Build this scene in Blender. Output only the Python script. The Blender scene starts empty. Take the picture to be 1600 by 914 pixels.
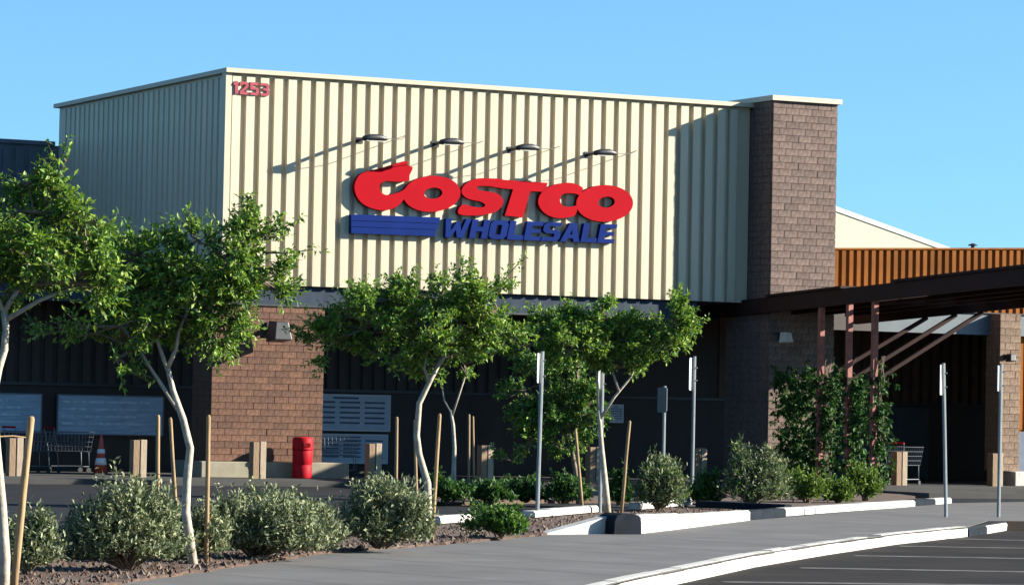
import bpy, bmesh, math, random
from mathutils import Vector, Matrix
random.seed(7)
scn = bpy.context.scene
COL = scn.collection
R = math.radians

# ------------------------------------------------------------------ camera
F_PX = 5415.0
PITCH = math.atan(192 / F_PX); ROLL = math.atan(.02)
EYE = Vector((0, 0, 1.6))
FW = Vector((0, math.cos(PITCH), math.sin(PITCH)))
UP0 = Vector((0, -math.sin(PITCH), math.cos(PITCH))); RT0 = Vector((1, 0, 0))
RT = RT0 * math.cos(ROLL) + UP0 * math.sin(ROLL)
UP = -RT0 * math.sin(ROLL) + UP0 * math.cos(ROLL)
cam = bpy.data.cameras.new("camera"); camo = bpy.data.objects.new("camera", cam); COL.objects.link(camo)
m = Matrix.Identity(4)
for i in range(3):
    m[i][0] = RT[i]; m[i][1] = UP[i]; m[i][2] = -FW[i]; m[i][3] = EYE[i]
camo.matrix_world = m
cam.lens = 36 * F_PX / 1600; cam.sensor_width = 36; cam.clip_end = 6000; cam.clip_start = .5
scn.camera = camo

# ------------------------------------------------------------------ sky and sun
ANG = R(26.844)
AX = Vector((math.cos(ANG), math.sin(ANG), 0)); INW = Vector((-AX.y, AX.x, 0))
ORG = Vector((-6.385, 76.772, 0))                     # ground below the front corner of the big box
ldir = (AX * -2.5 + INW * 1.12 + Vector((0, 0, -1.0))).normalized()   # where sunlight travels
sd = -ldir
SUN_EL = math.asin(sd.z); SUN_ROT = math.atan2(sd.x, sd.y)
w = bpy.data.worlds.new("World"); scn.world = w; w.use_nodes = True
nt = w.node_tree; N = nt.nodes; L = nt.links
sky = N.new('ShaderNodeTexSky'); sky.sky_type = 'NISHITA'; sky.sun_disc = False
sky.sun_elevation = SUN_EL; sky.sun_rotation = SUN_ROT
sky.air_density = 1.0; sky.dust_density = 0.2; sky.ozone_density = 2.0; sky.altitude = 300
tc = N.new('ShaderNodeTexCoord'); mp = N.new('ShaderNodeMapping'); mp.vector_type = 'POINT'
mp.inputs['Scale'].default_value = (1, 1, .9); mp.inputs['Location'].default_value = (0, 0, .07)
nrm = N.new('ShaderNodeVectorMath'); nrm.operation = 'NORMALIZE'
mul = N.new('ShaderNodeVectorMath'); mul.operation = 'MULTIPLY'; mul.inputs[1].default_value = (.675, 1.04, 1.27)
L.new(tc.outputs['Generated'], mp.inputs[0]); L.new(mp.outputs[0], nrm.inputs[0]); L.new(nrm.outputs[0], sky.inputs[0])
L.new(sky.outputs[0], mul.inputs[0]); L.new(mul.outputs[0], N['Background'].inputs[0])
N['Background'].inputs[1].default_value = .05
sun = bpy.data.lights.new("sun", 'SUN'); suno = bpy.data.objects.new("sun", sun); COL.objects.link(suno)
sun.energy = 5.0; sun.angle = R(.5); sun.color = (1, .95, .84)
suno.rotation_euler = ldir.to_track_quat('-Z', 'Y').to_euler(); suno.location = (60, 60, 60)
scn.view_settings.view_transform = 'Standard'; scn.view_settings.look = 'None'
scn.view_settings.exposure = 1.8; scn.view_settings.gamma = 1
scn.view_settings.use_curve_mapping = False

# ------------------------------------------------------------------ geometry of the view (pixel of the photograph -> place)
def ray(x, y): return FW + RT * ((x - 800) / F_PX) - UP * ((y - 457) / F_PX)
def gnd(x, y, z=0.0):
    d = ray(x, y); return EYE + d * ((z - EYE.z) / d.z)
def at(x, y, depth):
    d = ray(x, y); return EYE + d * (depth / d.y)
def toloc(P):
    q = P - ORG; return Vector((q.dot(AX), q.dot(INW), P.z))
def L2W(x, y, z): return ORG + AX * x + INW * y + Vector((0, 0, z))
def loc(x, y, yo=0.0):
    d = ray(x, y); t = ((ORG - EYE).dot(INW) + yo) / d.dot(INW); return toloc(EYE + d * t)
def gl(x, y, z=0): return toloc(gnd(x, y, z))

# ------------------------------------------------------------------ materials
def mat(name, col, rough=.8, var=.15, scale=6.0, bump=.0, metal=0.0, col2=None, rnd=0.0, spec=.5, stretch=None, detail=6, k=.87, big=0.0, bigs=.25, bstretch=(1, 1, 1)):
    col = [v * k for v in col]; col2 = [v * k for v in col2] if col2 else None
    mt = bpy.data.materials.new(name); mt.use_nodes = True
    n = mt.node_tree.nodes; l = mt.node_tree.links; b = n['Principled BSDF']
    b.inputs['Roughness'].default_value = rough; b.inputs['Metallic'].default_value = metal
    b.inputs['Specular IOR Level'].default_value = spec
    c = n.new('ShaderNodeTexCoord'); no = n.new('ShaderNodeTexNoise'); no.inputs['Scale'].default_value = scale; no.inputs['Detail'].default_value = detail
    src = c.outputs['Object']
    if stretch:
        mm = n.new('ShaderNodeMapping'); mm.inputs['Scale'].default_value = stretch; l.new(src, mm.inputs[0]); src = mm.outputs[0]
    l.new(src, no.inputs['Vector'])
    rp = n.new('ShaderNodeValToRGB'); rp.color_ramp.elements[0].position = .3; rp.color_ramp.elements[1].position = .7
    c2 = col2 or [v * (1 - var) for v in col]; c1 = col if col2 else [min(1, v * (1 + var)) for v in col]
    rp.color_ramp.elements[0].color = (*c2, 1); rp.color_ramp.elements[1].color = (*c1, 1)
    l.new(no.outputs[0], rp.inputs[0]); out = rp.outputs[0]
    if rnd:
        oi = n.new('ShaderNodeObjectInfo'); mr = n.new('ShaderNodeMapRange'); mr.inputs[3].default_value = 1 - rnd; mr.inputs[4].default_value = 1 + rnd
        l.new(oi.outputs['Random'], mr.inputs[0]); hs = n.new('ShaderNodeHueSaturation')
        l.new(mr.outputs[0], hs.inputs['Value']); l.new(out, hs.inputs['Color']); out = hs.outputs[0]
    if big:                                  # broad stains and wear
        bm_ = n.new('ShaderNodeMapping'); bm_.inputs['Scale'].default_value = bstretch; l.new(c.outputs['Object'], bm_.inputs[0])
        bn = n.new('ShaderNodeTexNoise'); bn.inputs['Scale'].default_value = bigs; bn.inputs['Detail'].default_value = 8; bn.inputs['Roughness'].default_value = .65
        l.new(bm_.outputs[0], bn.inputs['Vector'])
        m2 = n.new('ShaderNodeMapRange'); m2.inputs[1].default_value = .3; m2.inputs[2].default_value = .7; m2.inputs[3].default_value = 1 - big; m2.inputs[4].default_value = 1 + big * .6
        l.new(bn.outputs[0], m2.inputs[0]); h2 = n.new('ShaderNodeHueSaturation'); l.new(m2.outputs[0], h2.inputs['Value']); l.new(out, h2.inputs['Color']); out = h2.outputs[0]
    l.new(out, b.inputs['Base Color'])
    if bump:
        bp = n.new('ShaderNodeBump'); bp.inputs['Strength'].default_value = bump; bp.inputs['Distance'].default_value = .02
        l.new(no.outputs[0], bp.inputs['Height']); l.new(bp.outputs[0], b.inputs['Normal'])
    return mt
def leafmat(name, col, trans):
    mt = bpy.data.materials.new(name); mt.use_nodes = True
    n = mt.node_tree.nodes; l = mt.node_tree.links; b = n['Principled BSDF']
    b.inputs['Base Color'].default_value = (*col, 1); b.inputs['Roughness'].default_value = .6; b.inputs['Specular IOR Level'].default_value = .2
    t = n.new('ShaderNodeBsdfTranslucent'); t.inputs[0].default_value = (*trans, 1)
    mx = n.new('ShaderNodeMixShader'); mx.inputs[0].default_value = .2
    l.new(b.outputs[0], mx.inputs[1]); l.new(t.outputs[0], mx.inputs[2]); l.new(mx.outputs[0], n['Material Output'].inputs[0])
    return mt
M = dict(
    cream=mat('cream_metal', (.54, .47, .335), .55, .05, 2.0, spec=.3, rnd=.05, stretch=(1, 1, .15), big=.07, bigs=2.5, bstretch=(1, 1, .12)),
    coping=mat('coping_metal', (.50, .43, .31), .6, .05, 3),
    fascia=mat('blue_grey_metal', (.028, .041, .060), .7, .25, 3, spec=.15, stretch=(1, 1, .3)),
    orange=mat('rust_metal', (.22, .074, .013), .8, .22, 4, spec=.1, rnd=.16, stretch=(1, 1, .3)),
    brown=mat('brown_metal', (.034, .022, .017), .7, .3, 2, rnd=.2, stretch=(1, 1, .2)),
    darkwall=mat('dark_grey_metal', (.11, .12, .14), .7, .2, 2, rnd=.1),
    brick=mat('brown_block', (.125, .058, .032), .9, .28, 14, .6, rnd=.24, big=.12, bigs=1.2),
    brickp=mat('pinkish_block', (.142, .094, .076), .9, .28, 12, .6, rnd=.2, big=.12, bigs=1.2),
    mortar=mat('mortar', (.10, .068, .052), .95, .2, 20),
    plinth=mat('pale_concrete', (.25, .22, .155), .9, .12, 5, .2),
    conc=mat('walkway_concrete', (.125, .118, .112), .9, .12, 1.3, .15, detail=9, spec=.25, big=.20, bigs=.55, k=.9),
    asph=mat('asphalt', (.014, .015, .018), .9, .3, 3, .3, detail=10, spec=.15, big=.35, bigs=.4),
    lot=mat('worn_asphalt', (.018, .0135, .010), .9, .45, .8, .3, detail=12, spec=.15, big=.5, bigs=.7, bstretch=(.5, 1, 1)),
    pave=mat('pavement_concrete', (.06, .057, .053), .9, .15, 2, .1, spec=.2),
    soil=mat('reddish_soil', (.080, .046, .030), .95, .4, 9, .8, detail=10),
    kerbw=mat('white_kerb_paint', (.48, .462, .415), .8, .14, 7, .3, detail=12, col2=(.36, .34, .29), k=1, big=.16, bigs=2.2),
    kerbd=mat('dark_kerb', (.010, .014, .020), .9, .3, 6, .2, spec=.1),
    paint=mat('worn_line_paint', (.10, .092, .077), .8, .6, 4, detail=10),
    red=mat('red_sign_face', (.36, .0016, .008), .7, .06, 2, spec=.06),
    reds=mat('dark_red_sign_shade', (.13, .002, .005), .7, .1, 2, spec=.06),  # letter sides' shade put into a darker red, reused on the bin flap
    blue=mat('blue_sign_face', (.003, .018, .125), .7, .12, 2, spec=.06),
    blk=mat('black_metal', (.02, .02, .022), .5, .2, 8),
    canopy=mat('dark_red_steel', (.026, .010, .008), .7, .25, 3, spec=.2),
    post=mat('rusty_red_steel', (.26, .085, .06), .7, .25, 6),
    postg=mat('grey_steel', (.20, .22, .22), .5, .12, 8, metal=.3),
    signw=mat('white_sign_metal', (.58, .58, .57), .5, .04, 5),
    signb=mat('sign_back', (.12, .125, .14), .5, .1, 5),
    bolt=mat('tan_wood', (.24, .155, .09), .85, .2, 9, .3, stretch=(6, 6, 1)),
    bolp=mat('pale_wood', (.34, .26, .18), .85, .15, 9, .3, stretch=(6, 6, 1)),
    stake=mat('stake_wood', (.27, .175, .085), .85, .22, 5, .3, rnd=.18, stretch=(6, 6, 1)),
    bark=mat('pale_bark', (.36, .31, .24), .9, .25, 12, .5),
    barkd=mat('brown_bark', (.16, .12, .08), .9, .25, 12, .5),
    can=mat('red_plastic', (.34, .006, .012), .6, .06, 5, spec=.12),
    board=mat('pale_blue_print', (.30, .40, .50), .6, .22, 3.5, stretch=(.6, 1, 5)),
    boardp=mat('pale_board', (.42, .46, .52), .6, .1, 3),
    ink=mat('dark_blue_ink', (.06, .08, .13), .6, .2, 6),
    cone=mat('orange_red_plastic', (.36, .05, .03), .5, .05, 5),
    chrome=mat('chrome', (.22, .23, .25), .4, .05, 5, metal=.8),
    rub=mat('rubber', (.02, .02, .02), .8, .1, 5),
    glass=mat('lamp_lens', (.55, .53, .48), .3, .05, 5),
    stone=mat('gravel_stone', (.17, .125, .085), .9, .4, 5, rnd=.3),
    gable=mat('yellow_cream_metal', (.52, .46, .31), .6, .05, 2),
)
G1 = [leafmat('leaf_bright', (.165, .245, .03), (.28, .40, .03)), leafmat('leaf_mid', (.085, .17, .018), (.16, .32, .03)),
      leafmat('leaf_dark', (.03, .08, .022), (.06, .14, .03)), leafmat('leaf_pale', (.25, .32, .10), (.2, .3, .08))]
G2 = [leafmat('sage_pale', (.235, .245, .125), (.2, .22, .1)), leafmat('sage_mid', (.15, .175, .085), (.12, .15, .06)), leafmat('sage_dark', (.07, .09, .05), (.06, .1, .04)),
      leafmat('sage_silver', (.28, .29, .18), (.2, .25, .12))]
G3 = [leafmat('vine_mid', (.04, .10, .018), (.06, .15, .02)), leafmat('vine_dark', (.02, .055, .015), (.03, .08, .02)), leafmat('vine_lit', (.065, .115, .02), (.1, .17, .03))]
G4 = [leafmat('lime_leaf', (.105, .165, .02), (.16, .25, .03)), leafmat('lime_mid', (.06, .11, .02), (.1, .17, .03))]

# ------------------------------------------------------------------ builders
def link(name, me, parent=None, mats=None):
    o = bpy.data.objects.new(name, me); COL.objects.link(o)
    if mats:
        for mm in (mats if isinstance(mats, list) else [mats]): me.materials.append(mm)
    if parent: o.parent = parent
    return o
def thing(name, label, cat, loc_=(0, 0, 0), rz=0.0, group=None):
    o = bpy.data.objects.new(name, None); COL.objects.link(o); o.empty_display_size = .3
    o.location = loc_; o.rotation_euler = (0, 0, rz); tag(o, label, cat, group); return o
def tag(o, label, cat, group=None):
    o['label'] = label; o['category'] = cat
    if group: o['group'] = group
    return o
def struct(o): o['kind'] = 'structure'; return o
class MB:
    def __init__(s): s.v = []; s.f = []; s.mi = []
    def add(s, vs, fs, mi=0):
        b = len(s.v); s.v += [tuple(v) for v in vs]; s.f += [tuple(b + i for i in f) for f in fs]; s.mi += [mi] * len(fs); return s
    def box(s, x0, x1, y0, y1, z0, z1, mi=0):
        return s.add([(x0, y0, z0), (x1, y0, z0), (x1, y1, z0), (x0, y1, z0), (x0, y0, z1), (x1, y0, z1), (x1, y1, z1), (x0, y1, z1)],
                     [(0, 3, 2, 1), (4, 5, 6, 7), (0, 1, 5, 4), (1, 2, 6, 5), (2, 3, 7, 6), (3, 0, 4, 7)], mi)
    def tube(s, pts, rs, n=8, mi=0, cap=True):
        pts = [Vector(p) for p in pts]
        if not hasattr(rs, '__len__'): rs = [rs] * len(pts)
        rings = []; prev = None
        for i, p in enumerate(pts):
            t = (pts[min(i + 1, len(pts) - 1)] - pts[max(i - 1, 0)])
            if t.length < 1e-9: t = Vector((0, 0, 1))
            t.normalize()
            if prev is None:
                a = Vector((1, 0, 0)) if abs(t.x) < .8 else Vector((0, 1, 0)); u = t.cross(a).normalized()
            else: u = (prev - t * prev.dot(t)).normalized()
            prev = u; v = t.cross(u); rings.append([p + (u * math.cos(2 * math.pi * k / n) + v * math.sin(2 * math.pi * k / n)) * rs[i] for k in range(n)])
        vs = [q for r in rings for q in r]; fs = []
        for i in range(len(rings) - 1):
            for k in range(n): a = i * n + k; b = i * n + (k + 1) % n; fs.append((a, b, b + n, a + n))
        if cap: fs.append(tuple(range(n - 1, -1, -1))); fs.append(tuple(range((len(rings) - 1) * n, len(rings) * n)))
        return s.add(vs, fs, mi)
    def lathe(s, prof, n=20, c=(0, 0, 0), mi=0):
        vs = []; fs = []
        for r, z in prof:
            for k in range(n): a = 2 * math.pi * k / n; vs.append((c[0] + r * math.cos(a), c[1] + r * math.sin(a), c[2] + z))
        for i in range(len(prof) - 1):
            for k in range(n): a = i * n + k; b = i * n + (k + 1) % n; fs.append((a, b, b + n, a + n))
        fs.append(tuple(range(n - 1, -1, -1))); fs.append(tuple(range((len(prof) - 1) * n, len(prof) * n)))
        return s.add(vs, fs, mi)
    def prism(s, poly, z0, z1, mi=0, holes=None):
        """poly: CCW list of (x,y[,]) extruded z0..z1"""
        n = len(poly); vs = [(p[0], p[1], z0) for p in poly] + [(p[0], p[1], z1) for p in poly]
        fs = [tuple(range(n - 1, -1, -1)), tuple(range(n, 2 * n))] + [(i, (i + 1) % n, n + (i + 1) % n, n + i) for i in range(n)]
        return s.add(vs, fs, mi)
    def mesh(s, name):
        me = bpy.data.meshes.new(name); me.from_pydata(s.v, [], s.f)
        if any(s.mi): me.polygons.foreach_set('material_index', s.mi)
        me.update(); return me
    def build(s, name, mats, parent=None, smooth=False, bevel=0):
        me = s.mesh(name); o = link(name, me, parent, mats)
        if smooth: me.polygons.foreach_set('use_smooth', [len(p.vertices) == 4 for p in me.polygons])
        if bevel:
            b = o.modifiers.new('bevel', 'BEVEL'); b.width = bevel; b.segments = 2; b.limit_method = 'ANGLE'
        return o

# ================================================================== GROUND
# everything is laid out from the ground points seen in the photograph; z of each surface is real
struct(MB().add([(-1500, -200, -.15), (1500, -200, -.15), (1500, 3000, -.15), (-1500, 3000, -.15)], [(0, 1, 2, 3)]).build('parking_lot', M['lot']))
def P2(pts, z=0): return [gnd(x, y, z) for x, y in pts]
low = P2([(900, 925), (1000, 902), (1100, 882), (1180, 866), (1290, 849), (1400, 834), (1512, 823)])     # foot line of the lower kerb's top
dirL = (low[0] - low[1]).normalized()
low0 = low[0] + dirL * 40
end = gnd(1572, 814)
# raised forecourt slab (walkway, driveway and beds lie on it)
poly = [low0] + low + [gnd(1540, 819), end, end + Vector((60, 25, 0)), Vector((90, 200, 0)), Vector((-80, 200, 0)), Vector((-80, 5, 0))]
struct(MB().prism([(p.x, p.y) for p in poly], -.30, 0).build('driveway', M['asph']))
e0 = gnd(1573, 814); rp_ = [e0, end + Vector((60, 25, 0))]
struct(MB().add([rp_[0] + Vector((0, 0, .003)), rp_[1] + Vector((0, 0, .003)), rp_[1] + Vector((1.2, -3.2, -.147)), rp_[0] + Vector((.0, -.12, -.147)), rp_[0] + Vector((0, 0, -.15))], [(0, 3, 2, 1), (0, 4, 3)]).build('ramp', M['lot']))
# grey concrete walkway
front = P2([(240, 905), (500, 866), (670, 853), (860, 836), (960, 834), (1000, 834), (1172, 813), (1300, 802), (1430, 791), (1490, 786)])
wl = [low0 + Vector((0, .02, 0))] + low + [end + Vector((-.3, 0, 0)), end + Vector((40, 18, 0)), gnd(1600, 784) + Vector((35, 14, 0)), gnd(1600, 784)] + front[::-1] + [front[0] + (front[0] - front[1]).normalized() * 12]
struct(MB().prism([(p.x, p.y) for p in wl], -.02, .006).build('walkway', M['conc']))
# expansion joints sawn across the walkway
jr = bpy.data.objects.new('walkway_joints', None); COL.objects.link(jr); jr['kind'] = 'structure'
def hit(a, d, pts_):
    best = None
    for p, q in zip(pts_[:-1], pts_[1:]):
        e = q - p; den = d.x * e.y - d.y * e.x
        if abs(den) < 1e-9: continue
        t = ((p.x - a.x) * e.y - (p.y - a.y) * e.x) / den; u_ = ((p.x - a.x) * d.y - (p.y - a.y) * d.x) / den
        if 0 <= u_ <= 1 and t > .5 and (best is None or t < best): best = t
    return best
jd = (INW * 1 - AX * .25).normalized()
fr_ext = [front[0] + (front[0] - front[1]).normalized() * 10] + front
full = [low0] + low; tl = []
acc = 36.0
for p, q in zip(full[:-1], full[1:]):
    ln = (q - p).length
    while acc < ln:
        tl.append(p.lerp(q, acc / ln)); acc += 2.4
    acc -= ln
for a in tl:
    a = a + jd * .2; t = hit(a, jd, fr_ext)
    if t is None: continue
    b = a + jd * (t - .12); z = Vector((0, 0, .0065)); sd_ = AX * .011
    MB().add([a - sd_ + z, a + sd_ + z, b + sd_ + z, b - sd_ + z], [(0, 1, 2, 3)]).build('joint', M['blk'], jr)
# building pavement with its kerb
bp = [(-40, -3.4), (13.0, -3.4), (13.0, -8.6), (15.6, -8.6), (15.6, -4.2), (60, -4.2), (60, 6), (-40, 6)]
o = MB().prism([tuple(L2W(x, y, 0).xy) for x, y in bp], -.05, .11).build('pavement', M['pave']); struct(o)

def kerb_run(pts, width, h, z0, mats_seq, nm, label=None):
    """kerb built of stones along pts (list of Vector); width goes to the left of travel"""
    root = bpy.data.objects.new(nm, None); COL.objects.link(root); root['kind'] = 'structure'
    def jit(): return random.uniform(-.006, .006)
    total = 0
    for i in range(len(pts) - 1):
        a, b = pts[i], pts[i + 1]; d = b - a; ln = d.length; d.normalize(); nrm_ = Vector((-d.y, d.x, 0)); k = max(1, round(ln / 1.0))
        mt_ = mats_seq[i] if isinstance(mats_seq, list) else mats_seq
        for j in range(k):
            s0 = ln * j / k + .006; s1 = ln * (j + 1) / k - .006
            hh = (h[i] + (h[i + 1] - h[i]) * j / k if isinstance(h, list) else h) + jit(); e = .03
            A = a + d * s0; B = a + d * s1
            vs = [A, B, B + nrm_ * width, A + nrm_ * width]
            v = [(p.x, p.y, z0) for p in vs] + [(p.x, p.y, z0 + hh - e) for p in (vs[0], vs[1])] + [((p + nrm_ * e).x, (p + nrm_ * e).y, z0 + hh) for p in (vs[0], vs[1])] + [(p.x, p.y, z0 + hh) for p in (vs[2], vs[3])]
            f = [(0, 1, 5, 4), (4, 5, 7, 6), (6, 7, 8, 9), (2, 3, 9, 8), (1, 2, 8, 7, 5), (3, 0, 4, 6, 9), (3, 2, 1, 0)]
            MB().add(v, f).build('kerb_stone', mt_, root)
    return root
lk = [low0] + low
kerb_run([p + Vector((0, -.004, 0)) for p in lk], .17, .16, -.149, M['kerbw'], 'lower_kerb')
kerb_run([gnd(1512, 823) + Vector((.02, -.01, 0)), gnd(1540, 819) + Vector((.02, -.01, 0))], .17, .13, -.149, M['kerbd'], 'dark_kerb_run')  # solid stones in the dark kerb colour, no opening
kerb_run([gnd(1540, 819) + Vector((.025, -.01, 0)), gnd(1572, 814) + Vector((.025, -.01, 0))], .17, .13, -.149, M['kerbw'], 'lower_kerb')
up = P2([(855, 835), (905, 834), (957, 834), (1001, 834), (1060, 827), (1115, 820), (1172, 813), (1228, 806), (1330, 798), (1430, 791), (1462, 788), (1487, 786)])
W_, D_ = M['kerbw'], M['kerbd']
# the first stones ramp up from the ground
rr = bpy.data.objects.new('ramp_kerb', None); COL.objects.link(rr); rr['kind'] = 'structure'
a, b = up[0], up[2]; d = (b - a).normalized(); nn = Vector((-d.y, d.x, 0)) 
MB().add([a, b, b + nn * .2, a + nn * .2, b + Vector((0, 0, .26)), b + nn * .2 + Vector((0, 0, .26)), a + Vector((0, 0, .02)), a + nn * .2 + Vector((0, 0, .02))],
         [(0, 1, 4, 6), (6, 4, 5, 7), (1, 2, 5, 4), (2, 3, 7, 5), (3, 0, 6, 7), (3, 2, 1, 0)]).build('kerb_stone', W_, rr)
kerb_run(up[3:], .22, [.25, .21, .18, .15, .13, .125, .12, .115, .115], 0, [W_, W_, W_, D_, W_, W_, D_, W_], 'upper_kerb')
# planting bed 1
rear = P2([(60, 872), (150, 868), (690, 822), (840, 810), (930, 802), (1080, 791), (1215, 803)])
def ragged(pts, amp):
    out = []
    for i in range(len(pts) - 1):
        k = max(2, int((pts[i + 1] - pts[i]).length / .16))
        out += [pts[i].lerp(pts[i + 1], j / k) + Vector((random.uniform(-amp, amp), random.uniform(-amp, amp) - .03, 0)) for j in range(k)]
    return out
bed = [front[0] + (front[0] - front[1]).normalized() * 6] + ragged([front[0] + (front[0] - front[1]).normalized() * 6] + front[:4], .07) + [up[0] + nn * .1, up[2] + nn * .22] + [q + INW * .2 for q in up[3:7]] + rear[::-1] + [rear[0] + Vector((-6, -1, 0))]
struct(MB().prism([(p.x, p.y) for p in bed], .0, .03).build('planting_bed', M['soil']))
kerb_run(P2([(40, 880), (150, 872)]), .2, .10, .05, W_, 'rear_kerb')
kerb_run(P2([(688, 823), (742, 819)]), .2, .10, .05, W_, 'rear_kerb')
kerb_run(P2([(836, 813), (935, 804)]), .2, .10, .05, W_, 'rear_kerb')
kerb_run(P2([(1000, 800), (1082, 793)]), .2, .12, .05, W_, 'rear_kerb')
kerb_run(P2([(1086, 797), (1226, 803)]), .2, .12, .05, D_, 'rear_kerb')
# planting bed 2 by the canopy
bed2 = P2([(680, 790), (850, 786), (1000, 786), (1170, 796), (1228, 799), (1430, 786), (1430, 779), (1385, 773), (1000, 772), (690, 768)])
struct(MB().prism([(p.x, p.y) for p in bed2], .0, .06).build('planting_bed', M['soil']))
# parking bay lines
def kx(px): # point on the lower kerb at pixel x
    for i in range(len(low) - 1):
        pass
pl = bpy.data.objects.new('bay_lines', None); COL.objects.link(pl); pl['kind'] = 'structure'
for (x0, y0, x1, y1) in [(1130, 909, 1640, 915), (1250, 887, 1640, 894), (1335, 868, 1640, 873), (1405, 853, 1640, 857), (1470, 841, 1640, 845)]:
    a = gnd(x0, y0, -.15); b = gnd(x1, y1, -.15); d = (b - a).normalized(); n2 = Vector((-d.y, d.x, 0)) * .14; b = b + d * 3
    z = Vector((0, 0, .004))
    MB().add([a - n2 + z, b - n2 + z, b + n2 + z, a + n2 + z], [(0, 1, 2, 3)]).build('painted_line', M['paint'], pl)
# gravel in the beds
def inpoly(x, y, poly):
    c = False; n = len(poly); j = n - 1
    for i in range(n):
        xi, yi, xj, yj = poly[i].x, poly[i].y, poly[j].x, poly[j].y
        if (yi > y) != (yj > y) and x < (xj - xi) * (y - yi) / (yj - yi) + xi: c = not c
        j = i
    return c
gm = MB(); xs = [p.x for p in bed]; ys = [p.y for p in bed]; cnt = 0
while cnt < 9000:
    x = random.uniform(min(xs), max(xs)); y = random.uniform(min(ys), max(ys))
    if random.random() > (40 / max(y, 30)) ** 3: continue
    if not inpoly(x, y + random.uniform(0, .15), bed): continue
    s = random.choice([.012, .02, .02, .03, .045]) * random.uniform(.7, 1.3); z = .03; a = random.random() * 6.28
    ca, sa = math.cos(a) * s, math.sin(a) * s
    gm.add([(x + ca, y + sa, z - .01), (x - sa, y + ca, z - .01), (x - ca * 1.2, y - sa * 1.2, z - .01), (x + sa, y - ca, z - .01), (x + random.uniform(-.4, .4) * s, y + random.uniform(-.4, .4) * s, z + s * random.uniform(.5, 1.0))],
           [(0, 1, 4), (1, 2, 4), (2, 3, 4), (3, 0, 4)], random.choice([0, 0, 1, 2])); cnt += 1
g = gm.build('gravel', [M['soil'], M['stone'], mat('dark_litter', (.09, .05, .035), .9, .3, 9)]); g['kind'] = 'stuff'; g['label'] = 'reddish gravel and leaf litter over the front planting bed'

# ================================================================== BUILDING
B = thing('warehouse_store', 'long low warehouse store with a cream ribbed metal box over a shaded brown entrance', 'building', tuple(ORG), ANG)
ZT, ZB = 9.17, 4.40; PIT = .3367
def panel_mesh(wd, z0, z1, dp, gapdir=-1):
    """one folded sheet panel: flat face with slanted flanks; x 0..wd, projects to -dp in y"""
    e = .018 if dp < .09 else .008
    return MB().add([(0, 0, z0), (e, -dp, z0), (wd - e, -dp, z0), (wd, 0, z0), (0, 0, z1), (e, -dp, z1), (wd - e, -dp, z1), (wd, 0, z1)],
                    [(0, 1, 5, 4), (1, 2, 6, 5), (2, 3, 7, 6), (0, 3, 2, 1), (4, 5, 6, 7)])
def shared(me, parent, n, name, x0, pitch, mt, fn):
    me.materials.append(mt)
    for i in range(n):
        o = bpy.data.objects.new(name, me); COL.objects.link(o); o.parent = parent; fn(o, i, x0 + i * pitch)
WD = 13.45; DP = .10
MB().box(0, WD, .0, .25, ZB, ZT - .02).build('front_wall', M['cream'], B)
me = panel_mesh(PIT - .120, ZB + .0, ZT - .17, DP).mesh('wall_panel')
def f1(o, i, x): o.location = (x, -.001, 0)
shared(me, B, 39, 'wall_panel', .05 + .0, PIT, M['cream'], f1)
MB().box(-.11, .035, -.11, .12, ZB - .03, ZT - .0).build('corner_trim', M['coping'], B)
MB().box(-.13, WD + .015, -.18, .45, ZT - .10, ZT + .0).build('coping', M['coping'], B)
# side wall running back on the left
SD = 11.2
MB().box(.0, .25, .25, SD, ZB, ZT - .02).build('side_wall', M['cream'], B)
me = panel_mesh(PIT - .085, ZB, ZT - .17, .045).mesh('wall_panel')
def f2(o, i, y): o.location = (-.001, y, 0); o.rotation_euler = (0, 0, -math.pi / 2)
shared(me, B, 32, 'wall_panel', .42, PIT, M['cream'], f2)
MB().box(-.13, .45, .45, SD + .1, ZT - .10, ZT + .0).build('coping', M['coping'], B)
MB().box(.25, WD, .25, SD, ZT - .40, ZT - .30).build('roof', M['darkwall'], B)
MB().box(WD - .25, WD, 1.02, SD - .2, ZB, ZT - .1).build('end_wall', M['cream'], B)
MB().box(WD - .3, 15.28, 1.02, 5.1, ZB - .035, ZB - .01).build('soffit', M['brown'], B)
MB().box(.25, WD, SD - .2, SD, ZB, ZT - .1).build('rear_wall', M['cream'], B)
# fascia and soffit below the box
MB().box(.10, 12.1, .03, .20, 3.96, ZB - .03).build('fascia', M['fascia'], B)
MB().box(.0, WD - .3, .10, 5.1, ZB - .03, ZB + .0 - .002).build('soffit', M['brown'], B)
MB().box(.08, 12.12, .021, .10, 3.93, 3.97).build('drip_edge', M['blk'], B)
# shaded entrance wall behind, ribbed
EW = 5.0
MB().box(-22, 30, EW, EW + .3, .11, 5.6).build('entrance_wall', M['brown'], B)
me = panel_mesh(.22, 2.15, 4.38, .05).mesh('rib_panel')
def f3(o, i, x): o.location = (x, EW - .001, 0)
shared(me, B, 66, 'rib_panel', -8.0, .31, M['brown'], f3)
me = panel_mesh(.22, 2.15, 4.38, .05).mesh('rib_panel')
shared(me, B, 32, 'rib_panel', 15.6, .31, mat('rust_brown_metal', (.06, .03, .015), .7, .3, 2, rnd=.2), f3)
MB().box(-22, 30, EW - .09, EW - .001, 2.08, 2.15).build('wall_rail', M['blk'], B)
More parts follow.
